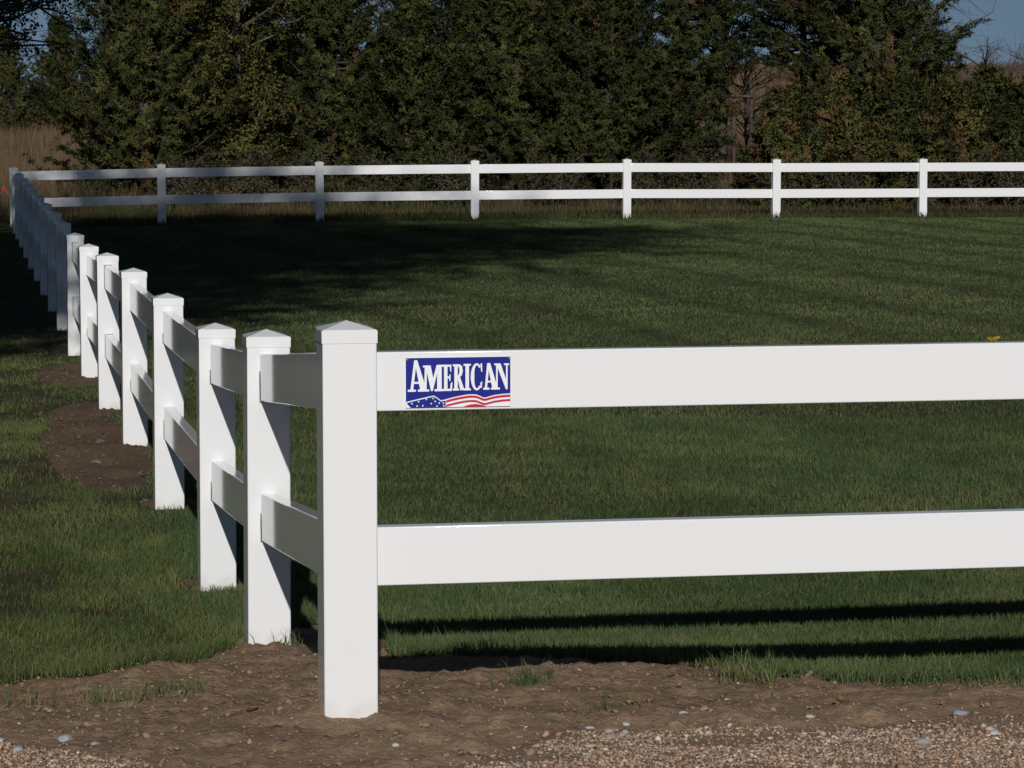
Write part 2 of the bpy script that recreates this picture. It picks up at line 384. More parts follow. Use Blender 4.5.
# ------------------------------------------------------------------ stones
def ico(sub=1):
    bm = bmesh.new(); bmesh.ops.create_icosphere(bm, subdivisions=sub, radius=1)
    V = np.array([v.co[:] for v in bm.verts]); F = np.array([[v.index for v in f.verts] for f in bm.faces]); bm.free()
    return V, F
def pebbles():
    IV, IF = ico(1); nv = len(IV)
    pal = np.array([[.44, .30, .215], [.50, .37, .27], [.37, .24, .17], [.30, .21, .155], [.42, .39, .36], [.55, .49, .42], [.25, .21, .18]])
    def put(A, X, Y, R, up=.25):
        n = len(X)
        pal_ = pal; S = R[:, None] * rng.uniform(.55, 1.25, (n, 3)) * np.array([1, 1, .62])
        jit = 1 + rng.normal(0, .26, (n, nv, 1))
        V = IV[None] * jit * S[:, None, :]
        a = rng.uniform(0, 2 * PI, n); c, s = np.cos(a)[:, None], np.sin(a)[:, None]
        t = rng.normal(0, .35, n)[:, None]
        x = V[..., 0] * c - V[..., 1] * s; y = V[..., 0] * s + V[..., 1] * c; z = V[..., 2] + x * t * .6
        V = np.stack([x + X[:, None], y + Y[:, None], z + (zground(X, Y) + R * up)[:, None]], -1).reshape(-1, 3)
        F = (IF[None] + (np.arange(n) * nv)[:, None, None]).reshape(-1, 3)
        C = pal[rng.choice(7, n, p=[.24, .17, .2, .15, .10, .05, .09])] * np.array([1.0, .97, .92]) * rng.uniform(.7, 1.12, (n, 1))
        A.add(V, F, np.repeat(C, nv, 0))
    A = Acc()
    n = 130000; X = rng.uniform(-2.3, 2.4, n); Y = rng.uniform(5.9, 7.35, n)
    k = rng.random(n) < (sstep(.36, .85, gravel_mask(X, Y)) * (.12 + .88 * sstep(.36, .58, fbm(X * 4, Y * 6, 3, 71)))); X = X[k]; Y = Y[k]
    put(A, X, Y, np.clip(rng.lognormal(math.log(.0027), .46, len(X)), .0015, .0105))
    n = 700; X = rng.uniform(-2.4, 2.6, n); Y = rng.uniform(5.5, 7.3, n)
    k = gravel_mask(X, Y) > .45; X = X[k]; Y = Y[k]
    put(A, X, Y, np.clip(rng.lognormal(math.log(.0075), .3, len(X)), .005, .014), .4)
    tag(link('gravel', A.mesh('gravel'), M['stone']), 'small pinkish tan gravel scattered along the road edge', 'gravel', kind='stuff')
    A = Acc()
    n = 2400; X = rng.uniform(-2.6, 2.6, n); Y = rng.uniform(6.2, 9, n)
    k = (soil_mask(X, Y) > .52) & (rng.random(n) < .15 + .7 * np.exp(-np.maximum(0, .5 - gravel_mask(X, Y)) * 1.2)); X = X[k]; Y = Y[k]
    put(A, X, Y, np.clip(rng.lognormal(math.log(.0032), .5, len(X)), .0015, .011), .35)
    # soil crumbs
    n0 = A.n
    n = 16000; X = rng.uniform(-2.6, 2.6, n); Y = rng.uniform(6.3, 9.2, n); k = (soil_mask(X, Y) > .47); X = X[k]; Y = Y[k]
    put(A, X, Y, np.clip(rng.lognormal(math.log(.003), .5, len(X)), .0015, .011), .3)
    A.C[-1][:] = np.array([.225, .152, .096]) * np.repeat(rng.uniform(.8, 1.25, (len(X), 1)), nv, 0)
    n = 5200; X = rng.uniform(-3.5, -1.6, n); Y = rng.uniform(13, 22.5, n); k = (soil_mask(X, Y) > .5); X = X[k]; Y = Y[k]
    put(A, X, Y, np.clip(rng.lognormal(math.log(.007), .5, len(X)), .004, .02), .15)
    A.C[-1][:] = np.array([.10, .072, .052]) * np.repeat(rng.uniform(.7, 1.25, (len(X), 1)), nv, 0)
    tag(link('soil_crumbs', A.mesh('soil_crumbs'), M['stone']), 'crumbs of brown soil and grit on the bare earth', 'soil crumbs', kind='stuff')
pebbles()

def rock(x, y, r, c, label, flat=.6, seed=0):
    V, F = ico(3); rg = np.random.default_rng(seed)
    d = rg.normal(0, 1, (9, 3)); d /= np.linalg.norm(d, axis=1)[:, None]; h = rg.uniform(.68, .95, 9)
    s = np.ones(len(V))
    for k in range(9):
        dd = V @ d[k]; s = np.minimum(s, np.where(dd > h[k] * .999, h[k] / np.maximum(dd, 1e-3), 1))
    V = V * s[:, None] * np.array([1.15, .9, flat]) * r
    V += rg.normal(0, r * .012, V.shape)
    o = link('rock', np_mesh('rock', V, F, np.tile(np.array(c), (len(V), 1)) * rg.uniform(.88, 1.1, (len(V), 1))), M['stone'], None, (x, y, zg(x, y) + r * flat * .35), (0, 0, rg.uniform(0, 6)))
    tag(o, label, 'rock', 'loose grey rocks on the gravel and soil')

RK = [(1.06, 7.00, .021, (.24, .245, .25), 'largest grey rock on the gravel at the right edge'),
      (.405, 6.98, .012, (.42, .41, .39), 'small pale rock alone on the soil just above the gravel'),
      (.18, 6.85, .011, (.36, .36, .35), 'pale grey rock at the soil edge, nearest the post of the gravel rocks'),
      (.265, 6.87, .010, (.42, .41, .39), 'small whitish rock on the gravel rim right of the pale grey one'),
      (.225, 6.79, .014, (.33, .33, .33), 'flat grey rock lying low on the middle gravel'),
      (.70, 6.95, .011, (.38, .36, .34), 'little pale rock between the soil and the middle gravel'),
      (-.26, 6.60, .010, (.50, .49, .46), 'white oval pebble sized rock on the bare soil near the post'),
      (-1.02, 6.74, .020, (.30, .31, .32), 'broad grey rock on the left gravel, the largest there'),
      (-1.10, 6.58, .014, (.34, .35, .35), 'grey rock at the bottom of the left gravel'),
      (-1.16, 6.70, .011, (.40, .41, .42), 'light grey rock at the left edge of the gravel'),
      (-.94, 6.66, .010, (.27, .27, .28), 'small dark grey rock beside the broad grey one'),
      (.92, 6.62, .015, (.27, .275, .28), 'grey rock in the lower right gravel'),
      (1.10, 6.74, .012, (.42, .42, .41), 'pale rock below the largest grey rock at the right'),
      (-2.12, 15.4, .034, (.15, .125, .11), 'big dusty clod coloured rock on the dirt patch left of the fence'),
      (-2.05, 14.7, .030, (.15, .125, .11), 'smaller dusty rock at the near end of the dirt patch')]
for i, (x, y, r, c, lb) in enumerate(RK): rock(x, y, r, c, lb, .55, 40 + i)

# ------------------------------------------------------------------ fence
PW = .127; RT = .045; RH = .139
def bevel_box(sx, sy, z0, z1, bev, segs=3, zfun=None):
    bm = bmesh.new()
    bmesh.ops.create_cube(bm, size=1)
    for v in bm.verts:
        v.co.x *= sx; v.co.y *= sy; v.co.z = z0 if v.co.z < 0 else z1
    bmesh.ops.bevel(bm, geom=list(bm.edges), offset=bev, segments=segs, affect='EDGES', profile=.5)
    me = bpy.data.meshes.new('part'); bm.to_mesh(me); bm.free()
    for p in me.polygons: p.use_smooth = p.area < 8 * bev * max(sx, sy, z1 - z0) * .25 and len(p.vertices) == 4 and max(abs(c) for c in p.normal) < .9995
    return me
def cap_mesh():
    w = .0650
    bm = bmesh.new()
    def ring(r, z): return [bm.verts.new((sx * r, sy * r, z)) for sx, sy in ((-1, -1), (1, -1), (1, 1), (-1, 1))]
    z0 = .880
    rs = [ring(w - .0045, z0), ring(w, z0), ring(w + .0005, z0 + .028), ring(w - .003, z0 + .0315)]
    for a, b in zip(rs, rs[1:]):
        for i in range(4): bm.faces.new((a[i], a[(i + 1) % 4], b[(i + 1) % 4], b[i]))
    ap = bm.verts.new((0, 0, .930))
    for i in range(4): bm.faces.new((rs[-1][i], rs[-1][(i + 1) % 4], ap))
    me = bpy.data.meshes.new('post_cap'); bm.normal_update(); 
    bmesh.ops.bevel(bm, geom=[e for e in bm.edges if abs(e.verts[0].co.z - e.verts[1].co.z) > .02 and max(abs(v.co.x) for v in e.verts) > .06 and e.verts[0].co.z < .915 and e.verts[1].co.z < .915], offset=.002, segments=2, affect='EDGES')
    bm.to_mesh(me); bm.free(); return me
ME_post = bevel_box(PW, PW, -.28, .883, .004); ME_post.name = 'post'
ME_cap = cap_mesh()
for me in (ME_post, ME_cap): me.materials.append(M['vinyl'])
TOPR, LOWR = .786, .373                 # rail centre heights above the foot of a post

def rail(p, q, hz, parent, root):
    """rail between two post centres p, q (x, y, z foot)"""
    a = Vector((p[0], p[1], p[2] + hz)); b = Vector((q[0], q[1], q[2] + hz))
    d = (b - a); L = d.length; d.normalize()
    a = a + d * (PW / 2 - .012); b = b - d * (PW / 2 - .012); L = (b - a).length
    me = bevel_box(L, RT, -RH / 2, RH / 2, .003, 2); me.name = 'rail'; me.materials.append(M['vinyl_rail'])
    # tiny sag so that long runs are not ruler straight
    o = link('rail', me, None, parent)
    yaw = math.atan2(d.y, d.x); pit = -math.asin(d.z)
    o.matrix_world = Matrix.Translation((a + b) / 2) @ Matrix.Rotation(yaw, 4, 'Z') @ Matrix.Rotation(pit, 4, 'Y')
    o.matrix_parent_inverse = Matrix.Identity(4)
    o.matrix_basis = root.inverted() @ o.matrix_world
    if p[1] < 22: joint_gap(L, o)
    return o
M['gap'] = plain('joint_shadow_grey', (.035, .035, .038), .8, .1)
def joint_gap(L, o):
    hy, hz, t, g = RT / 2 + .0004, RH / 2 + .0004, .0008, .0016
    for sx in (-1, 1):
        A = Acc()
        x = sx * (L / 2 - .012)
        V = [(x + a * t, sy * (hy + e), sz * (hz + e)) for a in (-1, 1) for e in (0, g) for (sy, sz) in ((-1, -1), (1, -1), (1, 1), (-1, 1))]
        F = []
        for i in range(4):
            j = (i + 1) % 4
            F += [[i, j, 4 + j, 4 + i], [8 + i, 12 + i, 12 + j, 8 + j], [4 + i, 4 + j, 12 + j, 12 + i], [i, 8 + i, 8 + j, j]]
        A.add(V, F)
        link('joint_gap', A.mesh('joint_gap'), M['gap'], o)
def run(name, label, pts, posts, first_rail=True):
    x, y, z = pts[0]
    e = empty(name, (x, y, z)); tag(e, label, 'fence', 'runs of white vinyl rail fence')
    root = Matrix.Translation((x, y, z))
    for k in posts:
        px, py, pz = pts[k]
        o = link('post', ME_post, None, e, (px - x, py - y, pz - z), (rng.normal(0, .003) * (k > 0), rng.normal(0, .003) * (k > 0), YAW + rng.normal(0, .004) * (k > 0)))
        link('cap', ME_cap, None, o)
    for p, q in zip(pts, pts[1:]):
        rail(p, q, TOPR, e, root); rail(p, q, LOWR, e, root)
    return e
def pt(a, b, z): x, y = fxy(a, b); return (x, y, z)
side_s = [0, 1.87, 3.62, 6.05, 8.54, 11.15, 13.65] + [13.65 + 2.44 * k for k in range(1, 10)]
side_s += [37.3, 39.46]
side_z = list(np.interp(side_s, [0, 1.87, 3.62, 6.05, 8.6, 11.2, 13.7, 16.3, 25, 39.4], [.326, .170, .066, .024, 0.003, -.042, -.10, -.125, -.12, -.07]))
S = [pt(0, s, z) for s, z in zip(side_s, side_z)]
F0 = [S[0], pt(2.44, 0, .326), pt(4.88, 0, .33)]
Bk = [S[-1], (-5.39, 46.2, -.027)] + [(-5.39 + 2.4 * k, 46.2 + .442 * k, zz) for k, zz in ((1, .002), (2, .016), (3, .028), (4, .018), (5, .017), (6, .017), (7, .017))]
front = run('front_fence', 'near white vinyl two rail fence run with the sign on it', F0, [0, 1, 2])
side = run('side_fence', 'receding white vinyl fence run with many posts on the left', S, list(range(1, len(S))))
back = run('back_fence', 'far white vinyl fence run across the lawn before the trees', Bk, list(range(1, len(Bk))))

# ------------------------------------------------------------------ sign
def sign():
    T = .1395
    W, Hh = .249, .118
    cx, cy = fxy(.1366 + W / 2, -(RT / 2) - .0035)
    e = empty('fence_sign', (cx, cy, .326 + TOPR - .0038), YAW)
    tag(e, 'small blue AMERICAN sign with waving flag on the front top rail', 'sign')
    pm = bevel_box(W, .0025, -Hh / 2, Hh / 2, .001, 1); pm.name = 'panel'
    link('panel', pm, M['white'], e)
    x0, x1, y0, y1 = 103., 920., 130., 520.
    def tr(p): return ((p[0] - (x0 + x1) / 2) / (x1 - x0) * W, -(p[1] - (y0 + y1) / 2) / (y1 - y0) * Hh)
    def polys(name, L, m, off):
        bm = bmesh.new(); k = 0
        for P in L:
            vs = [bm.verts.new((tr(p)[0], -off - .00004 * k, tr(p)[1])) for p in P]
            f = bm.faces.new(vs); f.normal_update()
            if f.normal.y > 0: f.normal_flip()
            k += 1
        bmesh.ops.triangulate(bm, faces=bm.faces[:])
        me = bpy.data.meshes.new(name); bm.to_mesh(me); bm.free()
        return link(name, me, m, e)
    wave_x = [103, 150, 200, 260, 320, 345, 375, 410, 450, 500, 550, 600, 650, 680, 705, 725, 760, 800, 860, 920]
    wave_y = [472, 461, 450, 437, 425, 440, 463, 457, 446, 435, 426, 420, 422, 433, 446, 447, 437, 428, 421, 418]
    wv = lambda x: float(np.interp(x, wave_x, wave_y))
    o = .0014
    polys('blue_field', [[(103, 131), (920, 131), (920, 418)] + [(x, wv(x)) for x in wave_x[::-1][1:]]], M['blue'], o)
    R = lambda a, b, c, d: [(a, b), (c, b), (c, d), (a, d)]
    L = [[(168, 150), (188, 150), (160, 378), (138, 378)], R(118, 376, 180, 393), [(170, 148), (192, 148), (264, 378), (214, 378)], R(150, 316, 226, 332), R(196, 376, 278, 393),
         [(250, 195), (268, 195), (264, 385), (246, 385)], R(236, 190, 286, 205), R(230, 376, 284, 393), [(256, 190), (296, 190), (322, 320), (306, 390), (298, 390)], [(298, 390), (300, 350), (342, 188), (362, 188), (312, 390)],
         R(346, 188, 382, 390), R(326, 375, 396, 392), R(346, 186, 396, 201),
         R(400, 188, 427, 390), R(388, 186, 456, 202), [(442, 188), (457, 188), (457, 242), (450, 242)], R(424, 278, 450, 294), [(442, 262), (451, 262), (451, 314), (442, 314)], R(388, 374, 460, 391), [(452, 330), (466, 322), (461, 391), (446, 391)],
         R(480, 186, 507, 386), [(468, 184), (522, 184), (541, 200), (547, 235), (539, 270), (516, 290), (500, 290), (500, 273), (512, 270), (520, 250), (520, 222), (512, 201), (468, 200)], [(503, 280), (524, 280), (556, 376), (526, 386)], R(468, 373, 516, 389), R(524, 373, 562, 387),
         R(567, 184, 595, 386), R(552, 182, 609, 197), R(552, 373, 609, 389)]
    arc = []
    for a in range(48, 313, 12):
        t = math.radians(a); th = .5 + .5 * abs(math.sin(t / 1.0 - 0)) * 0
        arc.append(((655 + 47 * math.cos(t), 284 - 106 * math.sin(t)), (657 + (20 + 6 * abs(math.sin(t))) * math.cos(t), 284 - 90 * math.sin(t))))
    for (p, q), (p2, q2) in zip(arc, arc[1:]): L.append([p, p2, q2, q])
    L += [[(684, 180), (697, 180), (698, 248), (688, 240)], [(684, 330), (698, 318), (694, 372), (682, 368)],
          [(736, 180), (754, 180), (736, 372), (718, 372)], R(706, 370, 754, 386), [(738, 178), (760, 178), (818, 372), (776, 372)], R(766, 370, 836, 386), R(728, 316, 786, 330),
          R(806, 184, 819, 384), R(792, 182, 838, 196), R(794, 371, 832, 386), [(806, 183), (842, 183), (892, 330), (892, 386), (884, 386)], R(884, 184, 897, 384), R(868, 182, 909, 196)]
    polys('lettering', L, M['white'], o + .0003)
    polys('star_field', [[(110, 480)] + [(x, wv(x) + 9) for x in (150, 200, 260, 320, 345, 375)] + [(413, 466), (413, 518), (142, 518), (120, 496)]], M['blue'], o + .0001)
    st = []
    for (x, y) in ((150, 486), (202, 470), (262, 453), (315, 447), (190, 505), (234, 503), (300, 487), (330, 470), (362, 484), (345, 508), (398, 506), (394, 484)):
        st.append([(x + (9.5 if k % 2 == 0 else 4) * math.sin(k * PI / 5), y - (9.5 if k % 2 == 0 else 4) * math.cos(k * PI / 5)) for k in range(10)])
    polys('star', st, M['white'], o + .0006)
    xs = [x for x in range(416, 921, 21)]
    def band(lo, hi): return [(x, wv(x) + lo) for x in xs] + [(x, wv(x) + hi) for x in xs[::-1]]
    b2 = [(x, min(515, 503 - (503 - wv(x) - 42) * .95)) for x in xs]
    polys('red_stripe', [band(9, 28), band(44, 61), [(545, 518), (575, 507), (610, 499), (650, 496), (690, 503), (725, 514), (728, 518)]], M['red'], o + .0001)
    for sx in (-1, 1):
        bm = bmesh.new(); bmesh.ops.create_cone(bm, cap_ends=True, segments=14, radius1=.0036, radius2=.0024, depth=.002, matrix=Matrix.Rotation(PI / 2, 4, 'X'))
        me = bpy.data.meshes.new('screw'); bm.to_mesh(me); bm.free()
        link('screw', me, M['steel'], e, (sx * (W / 2 - .003), -.003, Hh / 2 - .003))
sign()

# yellow leaf lying on the top rail
def leaf_on_rail():
    x, y = fxy(1.59, 0.004)
    z = .326 + 0 + TOPR + RH / 2
    bm = bmesh.new(); n = 9
    rows = []
    for i in range(n):
        t = i / (n - 1); w = .013 * math.sin(PI * min(1, t * .93 + .05)) ** .7
        rows.append([bm.verts.new(((t - .5) * .038, s * w, .0015 + .007 * abs(s) * 1.0 + .006 * (2 * t - 1) ** 2 + .0012 * math.sin(i * 2.1 + s))) for s in (-1, -.5, 0, .5, 1)])
    for r, q in zip(rows, rows[1:]):
        for i in range(4): bm.faces.new((r[i], q[i], q[i + 1], r[i + 1]))
    bmesh.ops.solidify(bm, geom=bm.faces[:], thickness=.0006)
    me = bpy.data.meshes.new('fallen_leaf'); bm.to_mesh(me); bm.free()
    tag(link('fallen_leaf', me, M['yellow'], None, (x, y, z + .001), (0, 0, .5)), 'curled yellow leaf lying on the near top rail at the right', 'leaf')
leaf_on_rail()

src = bpy.data.objects['fallen_leaf'].data
tan = plain('leaf_tan', (.34, .21, .10), .7, .15, .3)
for x, y, rz, lb in ((.31, 7.16, .3, 'dry tan leaf on the soil below the middle of the near lower rail'), (.79, 7.12, 1.9, 'dry tan leaf on the soil toward the right edge'), (-.62, 7.05, 4.0, 'dry tan leaf on the soil left of the nearest post')):
    me = src.copy(); me.materials.clear()
    tag(link('dry_leaf', me, tan, None, (x, y, zg(x, y) + .004), (.15, -.1, rz)), lb, 'leaf', 'dry leaves on the bare soil')

# ------------------------------------------------------------------ tubes, foliage
def tube(A, path, rad, n=6, C=None):
    path = np.asarray(path, float); m = len(path)
    d = np.gradient(path, axis=0); d /= np.linalg.norm(d, axis=1)[:, None] + 1e-9
    ref = np.array([0, 0, 1.]) if abs(d[0, 2]) < .9 else np.array([1., 0, 0])
    s = np.cross(d, ref); s /= np.linalg.norm(s, axis=1)[:, None] + 1e-9; t = np.cross(d, s)
    an = np.arange(n) * 2 * PI / n
    V = path[:, None] + np.asarray(rad)[:, None, None] * (np.cos(an)[None, :, None] * s[:, None] + np.sin(an)[None, :, None] * t[:, None])
    V = V.reshape(-1, 3); i = np.arange(m - 1)[:, None] * n; j = np.arange(n)[None]; jn = (j + 1) % n
    F = np.stack([(i + j), (i + jn), (i + n + jn), (i + n + j)], -1).reshape(-1, 4)
    A.add(V, F, None if C is None else np.tile(C, (len(V), 1)))
def unit(v): return v / (np.linalg.norm(v, axis=-1, keepdims=True) + 1e-9)
def leaftris(A, B, D, L, W, C, r, diamond=False, out=None):
    n = len(B); side = unit(np.cross(D, r.normal(0, 1, (n, 3))))
    if out is not None:                  # shading normals bent out of each spray, softening the light on leaves
        g = np.cross(side, D); k = (g * out).sum(1) < 0
        side[k] *= -1; g[k] *= -1
        N = unit(out * .8 + g * .55); A.N.append(np.repeat(N, 4 if diamond else 3, 0).astype(np.float32))
    s = side * W[:, None] * .5
    if diamond:
        V = np.stack([B, B + D * L[:, None] * .45 + s, B + D * L[:, None], B + D * L[:, None] * .45 - s][::1 if out is None else 1], 1).reshape(-1, 3)
        o = np.arange(n) * 4; A.add(V, np.stack([o, o + 1, o + 2, o + 3], 1), np.repeat(C, 4, 0))
    else:
        V = np.stack([B - s, B + s, B + D * L[:, None]], 1).reshape(-1, 3)
        o = np.arange(n) * 3; A.add(V, np.stack([o, o + 1, o + 2], 1), np.repeat(C, 3, 0))

GREEN = np.array([.048, .060, .018]); OLIVE = np.array([.074, .072, .022]); DARK = np.array([.026, .034, .013]); RUST = np.array([.15, .085, .035])
def cedar_mesh(seed, H, R, skirt=.0, limbs=230, droop=0., pal=(GREEN, OLIVE, DARK), shape=1.0, lower_dense=True, rust=.03):
    r = np.random.default_rng(seed); T = Acc(); A = Acc()
    lean = r.normal(0, .03, 2)
    zs = np.linspace(-.15, H * .96, 12)
    tp = np.stack([lean[0] * zs + .06 * np.sin(zs * 1.3 + seed), lean[1] * zs + .05 * np.cos(zs * 1.1), zs], 1)
    tube(T, tp, np.interp(zs, [-.15, .1, H], [R * .08, R * .05, .01]), 8)
    for k in range(limbs):
        zc = skirt + (H - skirt) * (r.random() ** 1.25 * .98)
        u = (zc - skirt) / (H - skirt)
        prof = (1 - u) ** .75 * (.55 + .45 * min(1, u * 6 + .35)) * shape
        Lb = R * prof * r.uniform(.6, 1.18) + .12
        ph = r.uniform(0, 2 * PI); el = r.uniform(.05, .6) - droop + .5 * u
        b = np.array([np.interp(zc, zs, tp[:, 0]), np.interp(zc, zs, tp[:, 1]), zc])
        d0 = np.array([math.cos(ph) * math.cos(el), math.sin(ph) * math.cos(el), math.sin(el)])
        tt = np.linspace(0, 1, 5)
        path = b + d0 * Lb * tt[:, None]; path[:, 2] += Lb * (-.10 * np.sin(tt * PI) + (.12 - droop * .4) * tt ** 2); path += r.normal(0, .025, path.shape) * tt[:, None]
        tube(T, path, np.interp(tt, [0, 1], [.012 + .012 * Lb, .003]), 4)
        nb = int(8 + 8 * Lb / .9)
        f = np.clip(r.uniform(.22, 1.03, nb), 0, 1)
        bp = np.stack([np.interp(f, tt, path[:, i]) for i in range(3)], 1)
        bd = unit(d0 * .75 + r.normal(0, .62, (nb, 3)) + np.array([0, 0, .18 - droop * .6]))
        bl = r.uniform(.12, .32, nb) * (1.1 - .35 * f)
        nl = 44
        t = r.uniform(.05, 1, (nb, nl))
        B = bp[:, None] + bd[:, None] * (bl[:, None] * t)[..., None]
        B = B + r.normal(0, .026, B.shape) * np.array([1, 1, .7])
        D = unit(bd[:, None] * .8 + r.normal(0, .7, (nb, nl, 3)) + np.array([0, 0, .1]))
        n = nb * nl
        cl = r.random(); pc = pal[0] * (1 - cl) + pal[1] * cl
        C = np.where(np.repeat(r.random((nb, 1)) < .3, nl, 0), pal[2], pc) * r.uniform(.88, 1.12, (n, 1)) * np.repeat(r.uniform(.75, 1.25, (nb, 1)), nl, 0) * r.uniform(.65, 1.3)
        if r.random() < rust: C = C * .5 + RUST * .5
        leaftris(A, B.reshape(-1, 3), D.reshape(-1, 3), r.uniform(.03, .075, n), r.uniform(.018, .030, n), C, r, out=unit((B - (bp + bd * bl[:, None] * .4)[:, None]).reshape(-1, 3) * 4 + np.repeat(bp - b + d0 * .15, nl, 0) * .7 + np.array([0, 0, .35])))
    return T.mesh('trunk'), A.mesh('crown')
def place_tree(name, label, cat, X, Y, rz, tm, cm, sc_=1., group=None, tmat=None, cmat=None, sz=None):
    e = empty(name, (X, Y, zg(X, Y)), rz); tag(e, label, cat, group)
    e.scale = (sc_, sc_, sz or sc_)
    link('trunk', tm, tmat or M['bark'], e)
    if cm: link('crown', cm, cmat or M['needle'], e)
    return e

G = 'cedar trees behind the back fence'
c1 = cedar_mesh(11, 6.0, 2.1, .25, 300)
c2 = cedar_mesh(12, 5.2, 1.7, .1, 260)
c3 = cedar_mesh(13, 7.5, 1.55, 1.1, 300, droop=.28, pal=(DARK * 1.15, GREEN, DARK * .8))
c4 = cedar_mesh(14, 3.2, 1.25, .02, 170, pal=(GREEN, OLIVE * 1.05, DARK))
c5 = cedar_mesh(15, 7.2, 1.85, 1.35, 340, pal=(GREEN, OLIVE, DARK))
c7 = cedar_mesh(17, 8.5, 2.0, 2.75, 170, droop=.08, pal=(GREEN, DARK * 1.2, DARK * .9))
c6 = cedar_mesh(16, 1.7, .8, .0, 95, pal=(GREEN * .9, OLIVE, DARK), rust=.22)
def cx(px, Y): return (px - 512) / 3000. * Y
place_tree('cedar_tree', 'wide olive cedar at the left, leaning over the brown field', 'tree', cx(150, 53.5), 53.5, 0, *c1, group=G)
place_tree('cedar_tree', 'dark cedar directly left of the yellowing tree', 'tree', cx(222, 56.5), 56.5, 2.2, *c2, sc_=1.1, group=G)
place_tree('cedar_tree', 'cedar just right of the yellowing tree, foliage down to the ground', 'tree', cx(335, 55), 55, 1.0, *c2, group=G)
place_tree('low_cedar', 'low rounded cedar with a dim crown top below sky gaps', 'tree', cx(412, 53), 53, .4, *c4, sc_=1.1, group=G)
place_tree('cedar_tree', 'bushy mid green cedar in the middle of the tree row', 'tree', cx(520, 54), 54, 3.3, *c1, sc_=.92, group=G)
place_tree('cedar_tree', 'cedar right of the middle, its skirt touching the weeds', 'tree', cx(608, 53.5), 53.5, 4.2, *c2, sc_=1., group=G)
place_tree('drooping_cedar', 'tall dark drooping cedar beside the gap in the trees', 'tree', cx(664, 54.5), 54.5, .6, *c3, sc_=.9, group=G)
place_tree('big_cedar', 'largest cedar with wide branches right of the gap', 'tree', cx(866, 55), 55, 2.0, *c5, group=G)
place_tree('tall_cedar', 'tall bare stemmed cedar whose crown hangs over the gap', 'tree', cx(800, 60), 60, 1.3, *c7)
place_tree('cedar_tree', 'cedar filling the row behind the low rounded one', 'tree', cx(492, 59), 59, 5.0, *c1, sc_=1.0, group=G)
place_tree('cedar_tree', 'cedar standing behind the yellowing tree', 'tree', cx(290, 60), 60, 2.9, *c3, sc_=1.05, group=G)
place_tree('cedar_tree', 'background cedar seen between the middle cedars', 'tree', cx(575, 60), 60, 1.6, *c1, sc_=1.1, group=G)
G2 = 'small young cedars under the big cedar'
for i, (px, Y, rz, s, lb) in enumerate([(790, 51.5, 0, 1.12, 'young cedar nearest the gap, under the big cedar'), (832, 52.5, 1.1, 1.25, 'young cedar below the left half of the big cedar'),
        (905, 52.0, 2.3, 1.2, 'young cedar left of the last back fence post'), (950, 53.5, 3.3, 1.2, 'bushy young cedar right of the last back fence post'),
        (988, 54.5, 4.1, 1.15, 'pointed young cedar below the open sky'), (1030, 53, 5.0, 1.15, 'young cedar at the right edge of the picture'), (752, 52.6, 5.6, .5, 'smallest young cedar in the gap between tall trees'),
        (1075, 54, 2.0, 1.5, 'young cedar just past the right edge')]):
    if i == 7: continue
    place_tree('young_cedar', lb, 'shrub', cx(px, Y), Y, rz, *c6, sc_=s, group=G2, sz=s * (1.15 if px == 988 else 1))

